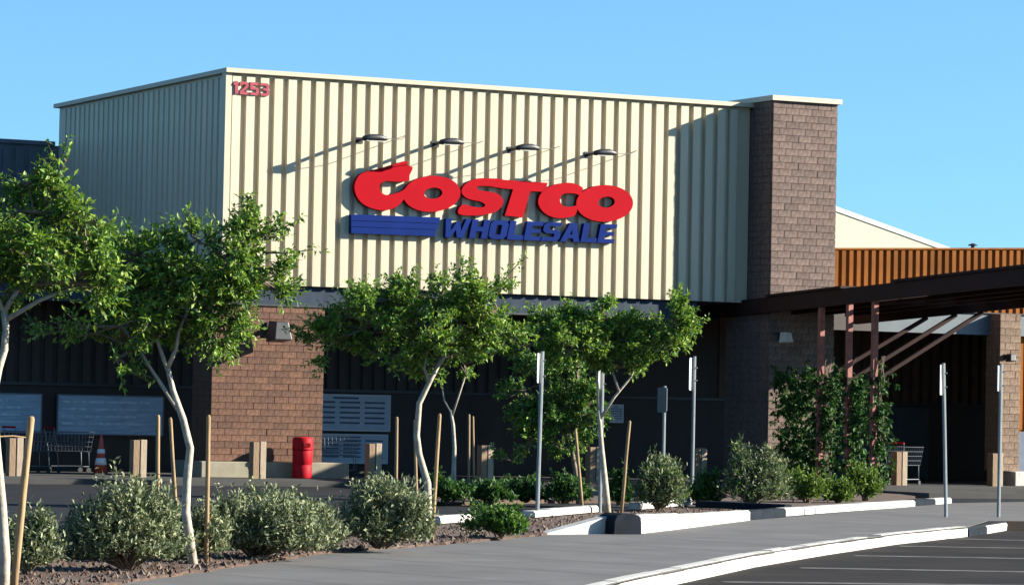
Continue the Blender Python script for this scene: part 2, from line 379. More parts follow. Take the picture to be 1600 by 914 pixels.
# left wing with the low dark parapet
MB().box(-45, -.0, SD, SD + .35, 4.3, 8.12).build('wing_wall', M['darkwall'], B)
me = panel_mesh(.25, 4.3, 8.0, .05).mesh('wing_panel')
def f4(o, i, x): o.location = (x, SD - .001, 0)
shared(me, B, 40, 'wing_panel', -13.6, PIT, M['darkwall'], f4)
MB().box(-45, -.12, SD - .08, SD + .42, 8.12, 8.22).build('coping', M['darkwall'], B)
MB().box(-22, -.0, 2.6, SD, 4.28, 4.40).build('porch_roof', M['brown'], B)
MB().box(-22, -.0, 2.45, 2.6, 3.96, 4.42).build('porch_fascia', M['fascia'], B)
# right wing: rust coloured ribbed parapet, fascia, recess
X0 = 15.28; xe = 34
def tz(x): return 5.80 + (x - 16.29) * .040
MB().add([(X0, .5, ZB), (xe, .5, ZB), (xe, .8, ZB), (X0, .8, ZB), (X0, .5, tz(X0)), (xe, .5, tz(xe)), (xe, .8, tz(xe)), (X0, .8, tz(X0))],
         [(0, 3, 2, 1), (4, 5, 6, 7), (0, 1, 5, 4), (1, 2, 6, 5), (2, 3, 7, 6), (3, 0, 4, 7)]).build('parapet_wall', M['orange'], B)
for i in range(86):
    x = X0 + .03 + i * .215
    me = None
    zz = tz(x)
    panel_mesh(.145, ZB - .0, zz - .01, .05).build('parapet_panel', M['orange'], B).location = (x, .499, 0)
MB().add([(X0, .42, tz(X0)), (xe, .42, tz(xe)), (xe, .9, tz(xe)), (X0, .9, tz(X0)), (X0, .42, tz(X0) + .045), (xe, .42, tz(xe) + .045), (xe, .9, tz(xe) + .045), (X0, .9, tz(X0) + .045)],
         [(0, 3, 2, 1), (4, 5, 6, 7), (0, 1, 5, 4), (1, 2, 6, 5), (2, 3, 7, 6), (3, 0, 4, 7)]).build('coping', M['orange'], B)
MB().box(17.2, xe, .30, .49, 3.84, 4.36).build('fascia', mat('pale_grey_metal', (.10, .12, .13), .45, .12, 3), B)
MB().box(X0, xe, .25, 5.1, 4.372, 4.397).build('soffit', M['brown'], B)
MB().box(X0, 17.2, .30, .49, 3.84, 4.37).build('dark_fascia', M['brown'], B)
# rust wall beyond the right pillar comes forward to the front
MB().box(21.45, xe, .55, .8, .11, 4.36).build('rust_wall', M['orange'], B)
me = panel_mesh(.145, 1.5, 3.8, .05).mesh('rust_panel')
def f5(o, i, x): o.location = (x, .549, 0)
shared(me, B, 40, 'rust_panel', 21.5, .215, M['orange'], f5)
MB().box(21.45, xe, .47, .549, .11, 1.45).build('dado', M['ink'], B)
# recess of dark entrance doors in blue grey metal at the right
for i in range(4): MB().box(16.3 + i * 1.45, 17.65 + i * 1.45, EW - .08, EW - .002, .12, 2.02).build('entrance_door', mat('dark_door_%d' % i, (.035, .05, .06), .5, .2, 2), B)
# vent cap on the right roof
q = loc(1520, 388, .65)
v = thing('roof_vent', 'tiny dark vent cap on the rust coloured parapet at far right', 'vent', tuple(L2W(q.x, .65, tz(q.x) + .045)), ANG)
MB().lathe([(.05, 0), (.05, .06)], 12).build('vent_pipe', M['blk'], v)
MB().lathe([(.13, .06), (.11, .085), (.02, .12)], 14).build('vent_hood', M['blk'], v)

# gabled building beyond
gb = thing('gabled_building', 'cream yellow gable of a building behind the brick tower at right', 'building', tuple(ORG), ANG)
gx = [loc(1230, 303, 25), loc(1460, 386, 25)]
gv = [(gx[0].x, 25, 3), (40, 25, 3), (40, 25, gx[1].z - (40 - gx[1].x) * .26), (gx[0].x, 25, gx[0].z), (gx[0].x - 9, 25, gx[0].z - 2.4), (gx[0].x - 9, 25, 3)]
n_ = len(gv); MB().add(gv + [(a, 45, c) for a, b, c in gv], [tuple(range(n_)), tuple(range(2 * n_ - 1, n_ - 1, -1))] + [((i + 1) % n_, i, n_ + i, n_ + (i + 1) % n_) for i in range(n_)]).build('wall', M['gable'], gb)
r_ = [gv[2], gv[3], gv[4]]
rm = MB()
for a, b in ((0, 1), (1, 2)):
    p, q = Vector(r_[a]), Vector(r_[b]); d = Vector((0, 0, .16)); e = Vector((0, -.03, 0)); k = Vector((0, 20.2, 0))
    rm.add([p + e, q + e, q + k, p + k, p + e + d, q + e + d, q + k + d, p + k + d], [(0, 1, 2, 3), (7, 6, 5, 4), (0, 4, 5, 1), (1, 5, 6, 2), (2, 6, 7, 3), (3, 7, 4, 0)])
rm.build('roof', M['signw'], gb)

# brick piers
def brickwork(root, x0, x1, y0, y1, z0, z1, mt, ch, bl, right=False):
    """core with courses of real blocks on the front and left faces"""
    MB().box(x0 + .02, x1 - .02, y0 + .02, y1 - .02, z0, z1).build('core', M['mortar'], root)
    nrow = round((z1 - z0) / ch); ch = (z1 - z0) / nrow; nb = max(1, round((x1 - x0) / bl)); blx = (x1 - x0) / nb
    g = .010
    cache = {}
    def blk(w, d, key):
        if key not in cache:
            jb = MB(); e = .008
            jb.box(0, w, 0, d, g / 2, ch - g / 2); me = jb.mesh('brick'); me.materials.append(mt); cache[key] = me
        return cache[key]
    for r in range(nrow):
        off = (r % 2) * .5; xs_ = [x0] + [x0 + (k + (1 - off if off else 1)) * blx for k in range(nb)]
        edges = [x0] + ([x0 + blx * (.5 + k) for k in range(nb)] if off else [x0 + blx * k for k in range(1, nb)]) + [x1]
        for k in range(len(edges) - 1):
            w_ = edges[k + 1] - edges[k] - g
            o = bpy.data.objects.new('brick', blk(w_, .07, round(w_, 3))); COL.objects.link(o); o.parent = root
            o.location = (edges[k] + g / 2, y0 - random.uniform(.0, .010), z0 + r * ch)
    # side blocks joined into one part
    sb = MB(); ny = max(2, round((y1 - y0) / bl))
    for r in range(nrow):
        for k in range(ny):
            a = y0 + .075 + k * (y1 - y0 - .075) / ny; b = a + (y1 - y0 - .075) / ny - g
            j = random.uniform(0, .008); sb.box(x0 - j, x0 + .05, a, b, z0 + r * ch + g / 2, z0 + (r + 1) * ch - g / 2)
            sb.box(x1 - .05, x1 + j, a, b, z0 + r * ch + g / 2, z0 + (r + 1) * ch - g / 2)
    o = sb.build('side_bricks', mt, root); o['kind'] = 'stuff'
pil = thing('brick_pillar', 'wide brown brick pillar on a pale plinth under the left end of the sign wall', 'pillar', tuple(ORG), ANG)
brickwork(pil, -.22, 2.48, .06, 1.2, .47, 3.93, M['brick'], .145, .34)
MB().box(-.50, 3.07, -.14, 1.5, .10, .46).build('plinth', M['plinth'], pil, bevel=.02)
tow = thing('brick_tower', 'tall pinkish brown brick tower at the right end of the cream sign wall', 'tower', tuple(ORG), ANG)
brickwork(tow, 13.47, 15.26, -1.05, 1.0, .11, 9.18, M['brickp'], .163, .38)
MB().box(13.40, 15.34, -1.13, 1.1, 9.18, 9.30).build('coping', M['coping'], tow)
p3 = thing('brick_pillar', 'narrow brick pillar on a white plinth at the far right edge', 'pillar', tuple(ORG), ANG)
brickwork(p3, 20.68, 21.30, -.15, .45, .47, 4.36, mat('tan_block', (.20, .13, .085), .9, .25, 12, .6, rnd=.17), .174, .31)
MB().box(21.05, 23.5, -.35, .45, .10, .46).build('plinth', M['kerbw'], p3, bevel=.02)

# ================================================================== SIGN (letters stand off the ribs)
SG = thing('shop_sign', 'red and blue COSTCO WHOLESALE letters mounted on the cream ribbed wall', 'sign', tuple(ORG), ANG)
YB, YF = -.118, -.25
def s2(x, y): q = loc(x, y, YF); return (q.x, q.z)
def curve_letter(name, outers, holes, mt_, side, y0=YB, y1=YF, parent=SG):
    """filled 2D curve with holes, extruded to real depth, converted to a mesh"""
    cu = bpy.data.curves.new(name, 'CURVE'); cu.dimensions = '2D'; cu.fill_mode = 'BOTH'
    for lp in outers + holes:
        sp = cu.splines.new('POLY'); sp.points.add(len(lp) - 1); sp.use_cyclic_u = True
        for i, (x, z) in enumerate(lp): sp.points[i].co = (x, z, 0, 1)
    cu.extrude = abs(y1 - y0) / 2
    o = bpy.data.objects.new('tmp', cu); COL.objects.link(o)
    bpy.context.view_layer.update()
    dg = bpy.context.evaluated_depsgraph_get(); me = bpy.data.meshes.new_from_object(o.evaluated_get(dg)); me.name = name
    bpy.data.objects.remove(o); bpy.data.curves.remove(cu)
    ym = (y0 + y1) / 2
    for v_ in me.vertices: x, z, y = v_.co; v_.co = (x, ym - y, z)
    me.materials.clear(); me.materials.append(mt_); me.materials.append(side)
    for p_ in me.polygons: p_.material_index = 0 if abs(p_.normal.y) > .7 else 1; p_.use_smooth = False
    me.update()
    o = bpy.data.objects.new(name, me); COL.objects.link(o); o.parent = parent; return o
def smooth(pts, n=5, closed=True):
    out = []; m_ = len(pts)
    for i in range(m_):
        p0, p1, p2, p3_ = pts[i - 1], pts[i], pts[(i + 1) % m_], pts[(i + 2) % m_]
        for k in range(n):
            t = k / n; out.append(tuple(.5 * ((2 * p1[j]) + (-p0[j] + p2[j]) * t + (2 * p0[j] - 5 * p1[j] + 4 * p2[j] - p3_[j]) * t * t + (-p0[j] + 3 * p1[j] - 3 * p2[j] + p3_[j]) * t ** 3) for j in (0, 1)))
    return out
def ell(cx, cy, rx, ry, sh=0, n=40):
    return [(cx + rx * math.cos(a) - sh * math.sin(a) * ry, cy + ry * math.sin(a) + rx * .08 * math.cos(a)) for a in [2 * math.pi * k / n for k in range(n)]]
def mp2(l): return [s2(*p) for p in l]
RF, RS = M['red'], M['reds']
# first C, big with a flared top stroke (opening to the right)
C1 = [(568, 270), (600, 262), (634, 252), (637, 259), (645, 262), (640, 274), (637, 283), (618, 284), (604, 283), (595, 287), (593, 294), (597, 302), (606, 305), (619, 302), (629, 298), (640, 290),
      (635, 305), (626, 318), (614, 326), (600, 329), (582, 326), (566, 318), (557, 306), (554, 292), (558, 279)]
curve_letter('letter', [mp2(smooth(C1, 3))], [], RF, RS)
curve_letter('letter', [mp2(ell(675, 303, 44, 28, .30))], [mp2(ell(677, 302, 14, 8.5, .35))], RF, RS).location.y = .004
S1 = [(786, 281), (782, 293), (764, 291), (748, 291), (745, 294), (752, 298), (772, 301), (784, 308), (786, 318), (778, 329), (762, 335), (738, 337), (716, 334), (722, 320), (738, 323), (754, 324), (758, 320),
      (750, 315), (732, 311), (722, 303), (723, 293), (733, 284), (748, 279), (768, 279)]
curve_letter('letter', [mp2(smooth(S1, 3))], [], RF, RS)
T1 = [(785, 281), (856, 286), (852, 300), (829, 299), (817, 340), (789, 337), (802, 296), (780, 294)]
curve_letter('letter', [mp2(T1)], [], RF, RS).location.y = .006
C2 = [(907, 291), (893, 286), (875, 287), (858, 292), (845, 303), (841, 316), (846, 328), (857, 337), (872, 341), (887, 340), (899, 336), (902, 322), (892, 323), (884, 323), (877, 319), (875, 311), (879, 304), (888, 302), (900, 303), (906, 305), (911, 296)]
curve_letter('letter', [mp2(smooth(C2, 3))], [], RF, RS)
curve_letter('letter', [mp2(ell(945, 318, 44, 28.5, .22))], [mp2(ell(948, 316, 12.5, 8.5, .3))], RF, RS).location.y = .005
# three blue stripes to the left of the second line
def lnA(x): return 335 + (x - 549) * (350 - 335) / (965 - 549)   # top of the blue line
for k, (t0, t1) in enumerate(((0, 9.3), (10.1, 19.0), (19.8, 29.5))):
    xr = 688 - k * 3; pts = [(549, lnA(549) + t0), (549, lnA(549) + t1), (xr - 2, lnA(xr) + t1), (xr, lnA(xr) + t0)]
    curve_letter('stripe', [mp2(pts)], [], M['blue'], M['blue'])
# WHOLESALE, bold italic block letters from strokes on a 5 x 7 grid
GL = {'W': [[(0, 7), (1.6, 7), (2, 2.4), (3.3, 6), (4.2, 6), (4.9, 2.4), (5.7, 7), (7.2, 7), (5.7, 0), (4.1, 0), (3.4, 3), (2.4, 0), (.9, 0)]],
      'H': [[(0, 0), (1.7, 0), (1.7, 2.6), (3.3, 2.6), (3.3, 0), (5, 0), (5, 7), (3.3, 7), (3.3, 4.3), (1.7, 4.3), (1.7, 7), (0, 7)]],
      'O': [[(1, 0), (4, 0), (5, 1.2), (5, 5.8), (4, 7), (1, 7), (0, 5.8), (0, 1.2)], [(1.8, 1.7), (1.8, 5.3), (3.2, 5.3), (3.2, 1.7)]],
      'L': [[(0, 0), (4.4, 0), (4.4, 1.7), (1.7, 1.7), (1.7, 7), (0, 7)]],
      'E': [[(0, 0), (4.6, 0), (4.6, 1.5), (1.7, 1.5), (1.7, 2.8), (4.2, 2.8), (4.2, 4.2), (1.7, 4.2), (1.7, 5.5), (4.6, 5.5), (4.6, 7), (0, 7)]],
      'S': [[(0, 0), (4, 0), (5, 1), (5, 3.3), (4, 4.2), (1.7, 4.2), (1.7, 5.5), (4.8, 5.5), (4.8, 7), (1, 7), (0, 6), (0, 3.7), (1, 2.8), (3.3, 2.8), (3.3, 1.5), (0, 1.5)]],
      'A': [[(0, 0), (1.6, 0), (2, 1.3), (3.4, 1.3), (3.8, 0), (5.4, 0), (3.6, 7), (1.8, 7)], [(2.35, 2.7), (2.7, 4.6), (3.05, 2.7)]],
      '1': [[(1.6, 0), (3.4, 0), (3.4, 7), (2, 7), (.8, 5.6), (.8, 4.6), (1.6, 5)]],
      '2': [[(0, 0), (5, 0), (5, 1.5), (2, 1.5), (5, 4.2), (5, 6), (4, 7), (1, 7), (0, 6), (0, 5), (1.5, 5), (1.6, 5.5), (3.4, 5.5), (3.4, 4.6), (0, 1.6)]],
      '5': [[(0, 0), (4, 0), (5, 1), (5, 3.6), (4, 4.4), (1.7, 4.4), (1.7, 5.5), (4.8, 5.5), (4.8, 7), (0, 7), (0, 3), (3.3, 3), (3.3, 1.5), (0, 1.5)]],
      '3': [[(0, 0), (4, 0), (5, 1), (5, 3), (4.4, 3.6), (5, 4.2), (5, 6), (4, 7), (0, 7), (0, 5.6), (3.3, 5.6), (3.3, 4.3), (1.4, 4.3), (1.4, 2.9), (3.3, 2.9), (3.3, 1.4), (0, 1.4)]]}
def word(txt, x0, x1, bot, h, mt_, parent, slant=.2, nm='letter', yb=YB, yf=YF, gap=.7):
    tot = sum(max(p[0] for p in GL[c][0]) + gap for c in txt) - gap; u = (x1 - x0) / tot; X = 0
    for c in txt:
        def T(p): 
            xx = x0 + (X + p[0]) * u + p[1] / 7 * h * slant; return s2(xx, bot(xx) - p[1] / 7 * h)
        curve_letter(nm, [[T(p) for p in GL[c][0]]], [[T(p) for p in hh] for hh in GL[c][1:]], mt_, mt_, yb, yf, parent)
        X += max(p[0] for p in GL[c][0]) + gap
word('WHOLESALE', 691, 959, lambda x: lnA(x) + 30.5, 29.5, M['blue'], SG, gap=.30)
AD = thing('address_numbers', 'small dark red street number high at the left corner of the cream wall', 'house number', tuple(ORG), ANG)
word('1253', 366, 424, lambda x: 146 + (x - 366) * .075, 20, mat('dark_red_paint', (.33, .03, .05), .5, .1, 3), AD, slant=0, nm='digit', yb=-.106, yf=-.135, gap=1.0)

# ================================================================== LAMPS OVER THE SIGN
names = ['leftmost of the four black sign lamps, above the first letter', 'second black sign lamp from the left, above the gap after the first O', 'third black sign lamp from the left, above the letter T', 'rightmost of the four black sign lamps, above the last O']
for (hx, hy), (rx, ry), lb in zip([(585, 216), (705, 222), (824, 231), (945, 239)], [(632, 212), (752, 221), (872, 229), (992, 236)], names):
    h = loc(hx, hy, -.94); r = loc(rx, ry, 0)
    t = thing('sign_lamp', lb, 'lamp', tuple(L2W(h.x, 0, h.z)), ANG, 'lamps over the red sign')
    MB().box(-.09, .09, -.120, -.104, -.07, .07).build('wall_plate', M['blk'], t)
    MB().tube([(0, -.115, 0), (0, -.45, .03), (0, -.86, .02)], .042, 8).build('arm', M['blk'], t)
    hd = MB(); hd.tube([(-.30, -.92, -.055), (-.26, -.93, -.02), (-.10, -.94, .01), (.12, -.94, .02), (.28, -.93, .0), (.33, -.92, -.02)], [.02, .055, .075, .075, .05, .02], 10)
    hd.build('lamp_head', M['blk'], t, smooth=True)
    MB().box(-.20, .20, -.97, -.90, -.075, -.058).build('lens', M['glass'], t)
    MB().tube([(.30, -.92, .0), (.75, -.80, .02), (r.x - h.x, -.104, r.z - h.z)], .008, 6).build('stay_rod', M['blk'], t)
# wall lights
def wall_light(x, y, z, s, lb, mt_):
    t = thing('wall_light', lb, 'wall light', tuple(L2W(x, y, z)), ANG)
    MB().box(-.08 * s, .08 * s, -.05, 0, -.12 * s, .12 * s).build('wall_plate', M['blk'], t)
    MB().box(-.05 * s, .05 * s, -.30 * s, -.05, -.03, .05).build('arm', M['blk'], t)
    MB().add([(-.17 * s, -.62 * s, -.20 * s), (.17 * s, -.62 * s, -.20 * s), (.17 * s, -.2 * s, -.24 * s), (-.17 * s, -.2 * s, -.24 * s), (-.12 * s, -.55 * s, .12 * s), (.12 * s, -.55 * s, .12 * s), (.12 * s, -.2 * s, .14 * s), (-.12 * s, -.2 * s, .14 * s)],
             [(0, 3, 2, 1), (4, 5, 6, 7), (0, 1, 5, 4), (1, 2, 6, 5), (2, 3, 7, 6), (3, 0, 4, 7)]).build('lamp_head', mt_, t, bevel=.02)
wall_light(1.15, .04, 3.42, 1.25, 'dark box wall light casting a long shadow on the wide brown pillar', M['blk'])
wall_light(13.75, -1.06, 3.60, .7, 'pale wall light under the canopy on the brick tower', M['glass'])
wall_light(20.85, -.16, 3.30, .55, 'small black wall light on the narrow pillar at the far right', M['blk'])

# ================================================================== CANOPY
CN = thing('entrance_canopy', 'dark red steel canopy on posts running out from the brick tower to the right edge', 'canopy', tuple(ORG), ANG)
def cz(y): return 4.50 + (-y) * .0390 - .04
def slopebox(x0, x1, y0, y1, dz0, dz1):
    return MB().add([(x, y, cz(y) + d) for d in (dz0, dz1) for x, y in ((x0, y0), (x1, y0), (x1, y1), (x0, y1))],
                    [(0, 3, 2, 1), (4, 5, 6, 7), (0, 1, 5, 4), (1, 2, 6, 5), (2, 3, 7, 6), (3, 0, 4, 7)])
YE = -17
slopebox(13.30, 13.44, YE, 4.2, -.36, .0).build('edge_beam', M['canopy'], CN)
slopebox(16.25, 16.40, YE, -.3, -.50, .0).build('edge_beam', M['canopy'], CN)
slopebox(13.25, 16.45, YE, -6.6, .003, .06).build('roof_sheet', M['canopy'], CN)
slopebox(13.25, 19.2, -4.5, -1.2, .003, .06).build('roof_sheet', M['canopy'], CN)  # sheet widened to shade the tower; gap beyond lets sun onto bollards
for i in range(11):
    y = -1.3 - i * 1.15
    if y > YE: slopebox(13.445, 16.245, y - .06, y + .06, -.30, -.03).build('purlin', M['canopy'], CN)
for i in range(3): slopebox(13.9 + i * .75, 14.0 + i * .75, YE, -1.3, -.40, -.31).build('rafter', M['canopy'], CN)
for i, (y, px) in enumerate([(-3.46, 1283), (-4.66, 1327), (-5.72, 1367)]):
    MB().box(13.34, 13.46, y - .06, y + .06, .0, cz(y) - .36).build('post', M['post'], CN)
    MB().box(13.27, 13.53, y - .13, y + .13, .0, .08).build('base_plate', M['post'], CN)
    MB().box(13.32, 13.48, y - .08, y + .08, 2.45, 2.62).build('bracket', M['canopy'], CN)
    MB().tube([(13.44, y, 2.55), (16.28, y - .02, cz(y) - .52)], .055, 8).build('brace', M['canopy'], CN)
    if i < 3: pass

# ================================================================== VEGETATION
def leafbuf(): return dict(v=[], f=[], mi=[])
def leaf(b, p, d, n, ln, wd, mi):
    s = d.cross(n)
    if s.length < 1e-4: return
    s = s.normalized() * wd * .5; k = len(b['v']); m_ = p + d * ln * .45; fold = n * wd * .18
    b['v'] += [tuple(p), tuple(m_ + s + fold), tuple(p + d * ln), tuple(m_ - s + fold)]
    b['f'] += [(k, k + 1, k + 2), (k, k + 2, k + 3)]; b['mi'] += [mi, mi]
def rv(): 
    while True:
        v_ = Vector((random.uniform(-1, 1), random.uniform(-1, 1), random.uniform(-1, 1)))
        if .05 < v_.length <= 1: return v_
def sprig(b, p, d, ln, nl, ll, lw, weights, twigs=None, droop=.2):
    d = d.normalized(); tip = p + d * ln
    if twigs is not None: twigs.tube([p, p + d * ln * .5 + Vector((0, 0, -.01)), tip], [.006, .004, .002], 3, cap=False)
    for i in range(nl):
        t = (i + .5) / nl; q = p + d * ln * t + rv() * .012
        o_ = (rv().normalized() * .9 + d * .55 + Vector((0, 0, -droop))).normalized(); n_ = (Vector((.25, -.1, .8)) + rv() * 1.0).normalized()
        leaf(b, q, o_, n_, ll * random.uniform(.65, 1.25), lw * random.uniform(.7, 1.25), random.choices(range(len(weights)), weights)[0])
def leafobj(b, name, mats, parent):
    me = bpy.data.meshes.new(name); me.from_pydata(b['v'], [], b['f']); o = link(name, me, parent, mats); me.polygons.foreach_set('material_index', b['mi']); me.update(); return o
def tree(label, D, trunk, forks, blobs, nsprig, ll=.095, lw=.04, mats=G1, weights=(5, 5, 3, 1.2), bark='bark', r0=.045, cat='tree', grp='young trees in the planting beds', sl=.26, twl=None):
    base = at(trunk[0][0], trunk[0][1], D); base.z = .05
    t = thing('young_tree', label, cat, tuple(base), 0, grp)
    pts = [at(x, y, D + (dz if len(z_) else 0)) - base for (x, y, *z_) in trunk for dz in [z_[0] if z_ else 0]]
    pts[0] = Vector((0, 0, -.06))
    nP = len(pts)
    tb = MB(); tb.tube(pts, [r0 * (1.15 - .55 * i / (nP - 1)) * random.uniform(.94, 1.06) for i in range(nP)], 9); 
    tb.build('trunk', M[bark], t, smooth=True)
    ends = [pts[-1]]
    for fk in forks:
        fp = [at(x, y, D + (z_[0] if z_ else 0)) - base for (x, y, *z_) in fk]
        MB().tube(fp, [r0 * (.55 - .30 * i / (len(fp) - 1)) for i in range(len(fp))], 7).build('branch', M[bark], t, smooth=True); ends.append(fp[-1])
    ll *= .78; lw *= .80; nsprig = int(nsprig * 1.3)
    b = leafbuf(); tw = MB(); tot = sum(bl[2] * bl[3] * (bl[4] if len(bl) > 4 else 1) for bl in blobs); sc = D / F_PX
    ctr = Vector((0, 0, 0)); cs = []
    for bl in blobs: cs.append(at(bl[0], bl[1], D) - base)
    ctr = sum(cs, Vector()) / len(cs)
    for bl, c in zip(blobs, cs):
        rx, ry = bl[2] * sc, bl[3] * sc; dn = bl[4] if len(bl) > 4 else 1
        e = min(ends, key=lambda q: (q - c).length)
        off = random.uniform(-.4, .4) * rx * .8 if rx > .3 else 0
        c = c + Vector((0, off, 0))
        mid = e.lerp(c, .55) + Vector((0, 0, .05 * (c - e).length)); tw.tube([e, mid, c], [r0 * .28, r0 * .2, r0 * .1], 5, cap=False)
        k = max(3, int(1.45 * nsprig * bl[2] * bl[3] * dn / tot))
        lump = [rv() for _ in range(max(3, k // 13))]
        for i in range(k):
            o_ = random.choice(lump) * .95 + rv() * .24
            o_ = Vector((o_.x * rx, o_.y * rx * .9, o_.z * ry)); q = c + o_
            d = (o_.normalized() * .8 + rv() * .6 + Vector((0, 0, .35)))
            sprig(b, q, d, sl * random.uniform(.5, 1.2), random.randint(9, 15), ll, lw, weights, tw if i % 2 == 0 else None)
            if i % 6 == 0: tw.tube([c, c.lerp(q, .5) + rv() * .04, q], [.012, .009, .005], 4, cap=False)
    # long thin shoots
    for (x0, y0, x1, y1) in (twl or []):
        p, q = at(x0, y0, D) - base, at(x1, y1, D) - base; tw.tube([p, p.lerp(q, .5) + Vector((0, 0, -.02)), q], [.012, .009, .004], 5, cap=False)
        for i in range(9): s_ = p.lerp(q, (i + 1) / 9); sprig(b, s_, (q - p).normalized() + rv() * .8, .12, 5, ll * .9, lw, weights)
    tw.build('twigs', M['barkd'], t); 
    leafobj(b, 'crown', mats, t); return t

tree('leftmost young tree with white trunk cut by the left edge of the photo', 29.3,
     [(4, 935), (7, 870), (2, 790), (-7, 700), (-12, 620), (-3, 575), (7, 545), (9, 510), (6, 488)],
     [[(6, 488), (30, 450), (60, 400)], [(6, 488), (-20, 430), (-30, 380)], [(9, 500), (60, 470), (110, 450)]],
     [(45, 285, 42, 38), (28, 330, 60, 40), (90, 350, 60, 45), (60, 405, 90, 55), (135, 395, 50, 50), (20, 430, 70, 50), (115, 440, 70, 40), (-60, 390, 90, 100), (150, 345, 25, 12, .6), (100, 255, 18, 14, .5)], 620, .085, .036)
tree('young forked tree with pale leaning trunk in front of the wide brick pillar', 35.3,
     [(302, 888), (290, 800), (292, 750), (297, 700), (286, 655), (270, 610), (262, 575)],
     [[(263, 580), (250, 545), (240, 515), (228, 480)], [(262, 575), (275, 545), (280, 515), (300, 470)], [(278, 640), (255, 605), (232, 570), (218, 545)]],
     [(215, 400, 75, 40), (290, 425, 80, 55), (350, 420, 60, 60), (385, 390, 50, 50), (310, 375, 28, 32, .8), (375, 350, 55, 16, .7), (240, 465, 100, 45), (345, 470, 60, 50), (150, 440, 60, 45), (190, 510, 75, 30, .7), (110, 515, 60, 22, .5), (330, 515, 50, 35), (400, 440, 45, 35), (240, 530, 40, 25, .7), (180, 560, 50, 22, .35)], 900, .088, .038,
     twl=[(400, 370, 468, 344), (410, 395, 490, 390), (300, 370, 292, 335)])
tree('young tree with bent pale trunk standing centrally below the big sign', 42.6,
     [(662, 852), (669, 800), (668, 755), (655, 710), (651, 680), (655, 630), (672, 595), (690, 560)],
     [[(686, 570), (700, 548), (708, 535), (720, 505)], [(672, 597), (662, 575), (668, 545), (655, 520)], [(690, 560), (735, 540), (770, 515)]],
     [(560, 480, 55, 32), (610, 470, 60, 30), (690, 470, 80, 30), (740, 470, 60, 35), (580, 510, 75, 35), (660, 515, 90, 40), (745, 515, 75, 35), (520, 530, 45, 32), (600, 555, 65, 32), (690, 560, 60, 28), (780, 490, 40, 40), (500, 495, 30, 22, .5), (790, 540, 45, 25, .7), (650, 455, 40, 18)], 800, .095, .04,
     twl=[(760, 465, 818, 402), (500, 510, 450, 512), (640, 450, 648, 425)])
tree('young tree with thin forked trunk beside the dark box in the kerb', 56.6,
     [(950, 806), (946, 760), (940, 700), (937, 660), (935, 640)],
     [[(937, 655), (960, 620), (985, 590), (1000, 560)], [(935, 640), (934, 600), (930, 560)], [(968, 612), (962, 595), (955, 575)]],
     [(870, 510, 45, 28), (930, 500, 55, 28), (900, 540, 70, 30), (960, 535, 60, 35), (1010, 545, 45, 30), (1050, 510, 40, 38), (1062, 475, 18, 22, .8), (1085, 505, 18, 16, .7), (985, 570, 50, 20), (840, 535, 40, 35), (940, 485, 25, 20)], 620, .115, .05, r0=.05,
     twl=[(1050, 490, 1050, 462), (1070, 520, 1100, 500)])
tree('dark low branching tree filling the shade behind the thin forked tree', 64.0,
     [(905, 775), (900, 740), (893, 700), (885, 650)],
     [[(890, 690), (860, 650), (850, 600)], [(885, 650), (900, 600), (905, 560)]],
     [(860, 575, 50, 35), (900, 580, 45, 35), (880, 620, 60, 35), (850, 650, 60, 40, .9), (905, 650, 40, 40), (880, 700, 50, 30, .8), (830, 690, 40, 30, .6), (800, 720, 25, 12, .5), (820, 610, 40, 40, .6)], 520, .115, .05, weights=(1.5, 4, 5, .5), bark='barkd', r0=.05)
tree('small young tree in the far bed seen between the tall stakes', 72.5,
     [(709, 770), (709, 735), (710, 700), (708, 665), (704, 640)],
     [[(705, 645), (694, 625), (690, 600)], [(706, 650), (718, 615), (728, 585)]],
     [(690, 575, 30, 20), (725, 570, 35, 20), (705, 550, 40, 20)], 90, .11, .05, r0=.05)

def shrub(name, label, px, py, wd, ht, ns, mats, weights, ll, lw, sl, grp, cat='shrub', dz=0, up=.55, stem=True, z0=.05, lobes=4, low=.05):
    base = gnd(px, py, z0); D = base.y + dz; base = at(px, py, D); base.z = z0
    t = thing(name, label, cat, tuple(base), random.uniform(0, .4), grp); sc = D / F_PX; rx = wd * sc / 2; h = ht * sc
    b = leafbuf(); st = MB()
    lob = [(Vector((random.uniform(-.68, .68) * rx, random.uniform(-.6, .6) * rx, 0)), random.uniform(.55, 1.12) * h, random.uniform(.26, .60) * rx) for _ in range(lobes + 3)] + [(Vector((0, 0, 0)), h * .66, rx * .80)]
    ns = int(ns * 2.1); ll *= 1.0; lw *= 1.0
    for i in range(ns):
        c, hh, rr_ = random.choice(lob); a = random.random() * 6.283; ph = random.random() ** .6; el = random.uniform(low, 1)
        r_ = rr_ * math.cos(el * math.pi / 2) ** .45 * ph ** .35
        q = c + Vector((math.cos(a) * r_, math.sin(a) * r_, hh * (.10 + .80 * el * ph ** .3)))
        out = Vector((math.cos(a) * (1 - el * .6), math.sin(a) * (1 - el * .6), up + el))
        sprig(b, q, out + rv() * .6 + Vector((0, 0, .4)), sl * (random.uniform(1.4, 2.2) if i % 11 == 0 else random.uniform(.6, 1.3)), random.randint(7, 11), ll, lw, weights, None, droop=-.2)
        if stem and i % 9 == 0: st.tube([(c.x * .2, c.y * .2, 0), q * .5 + Vector((0, 0, .05)), q], [.012, .008, .004], 4, cap=False)
    if st.v: st.build('stems', M['barkd'], t)
    leafobj(b, 'foliage', mats, t); return t
SG_ = 'grey green shrubs along the walkway'
shrub('sage_shrub', 'large grey green shrub around the base of the leaning forked tree trunk', 205, 888, 212, 128, 760, G2, (3, 5, 3, 1.5), .062, .024, .16, SG_)
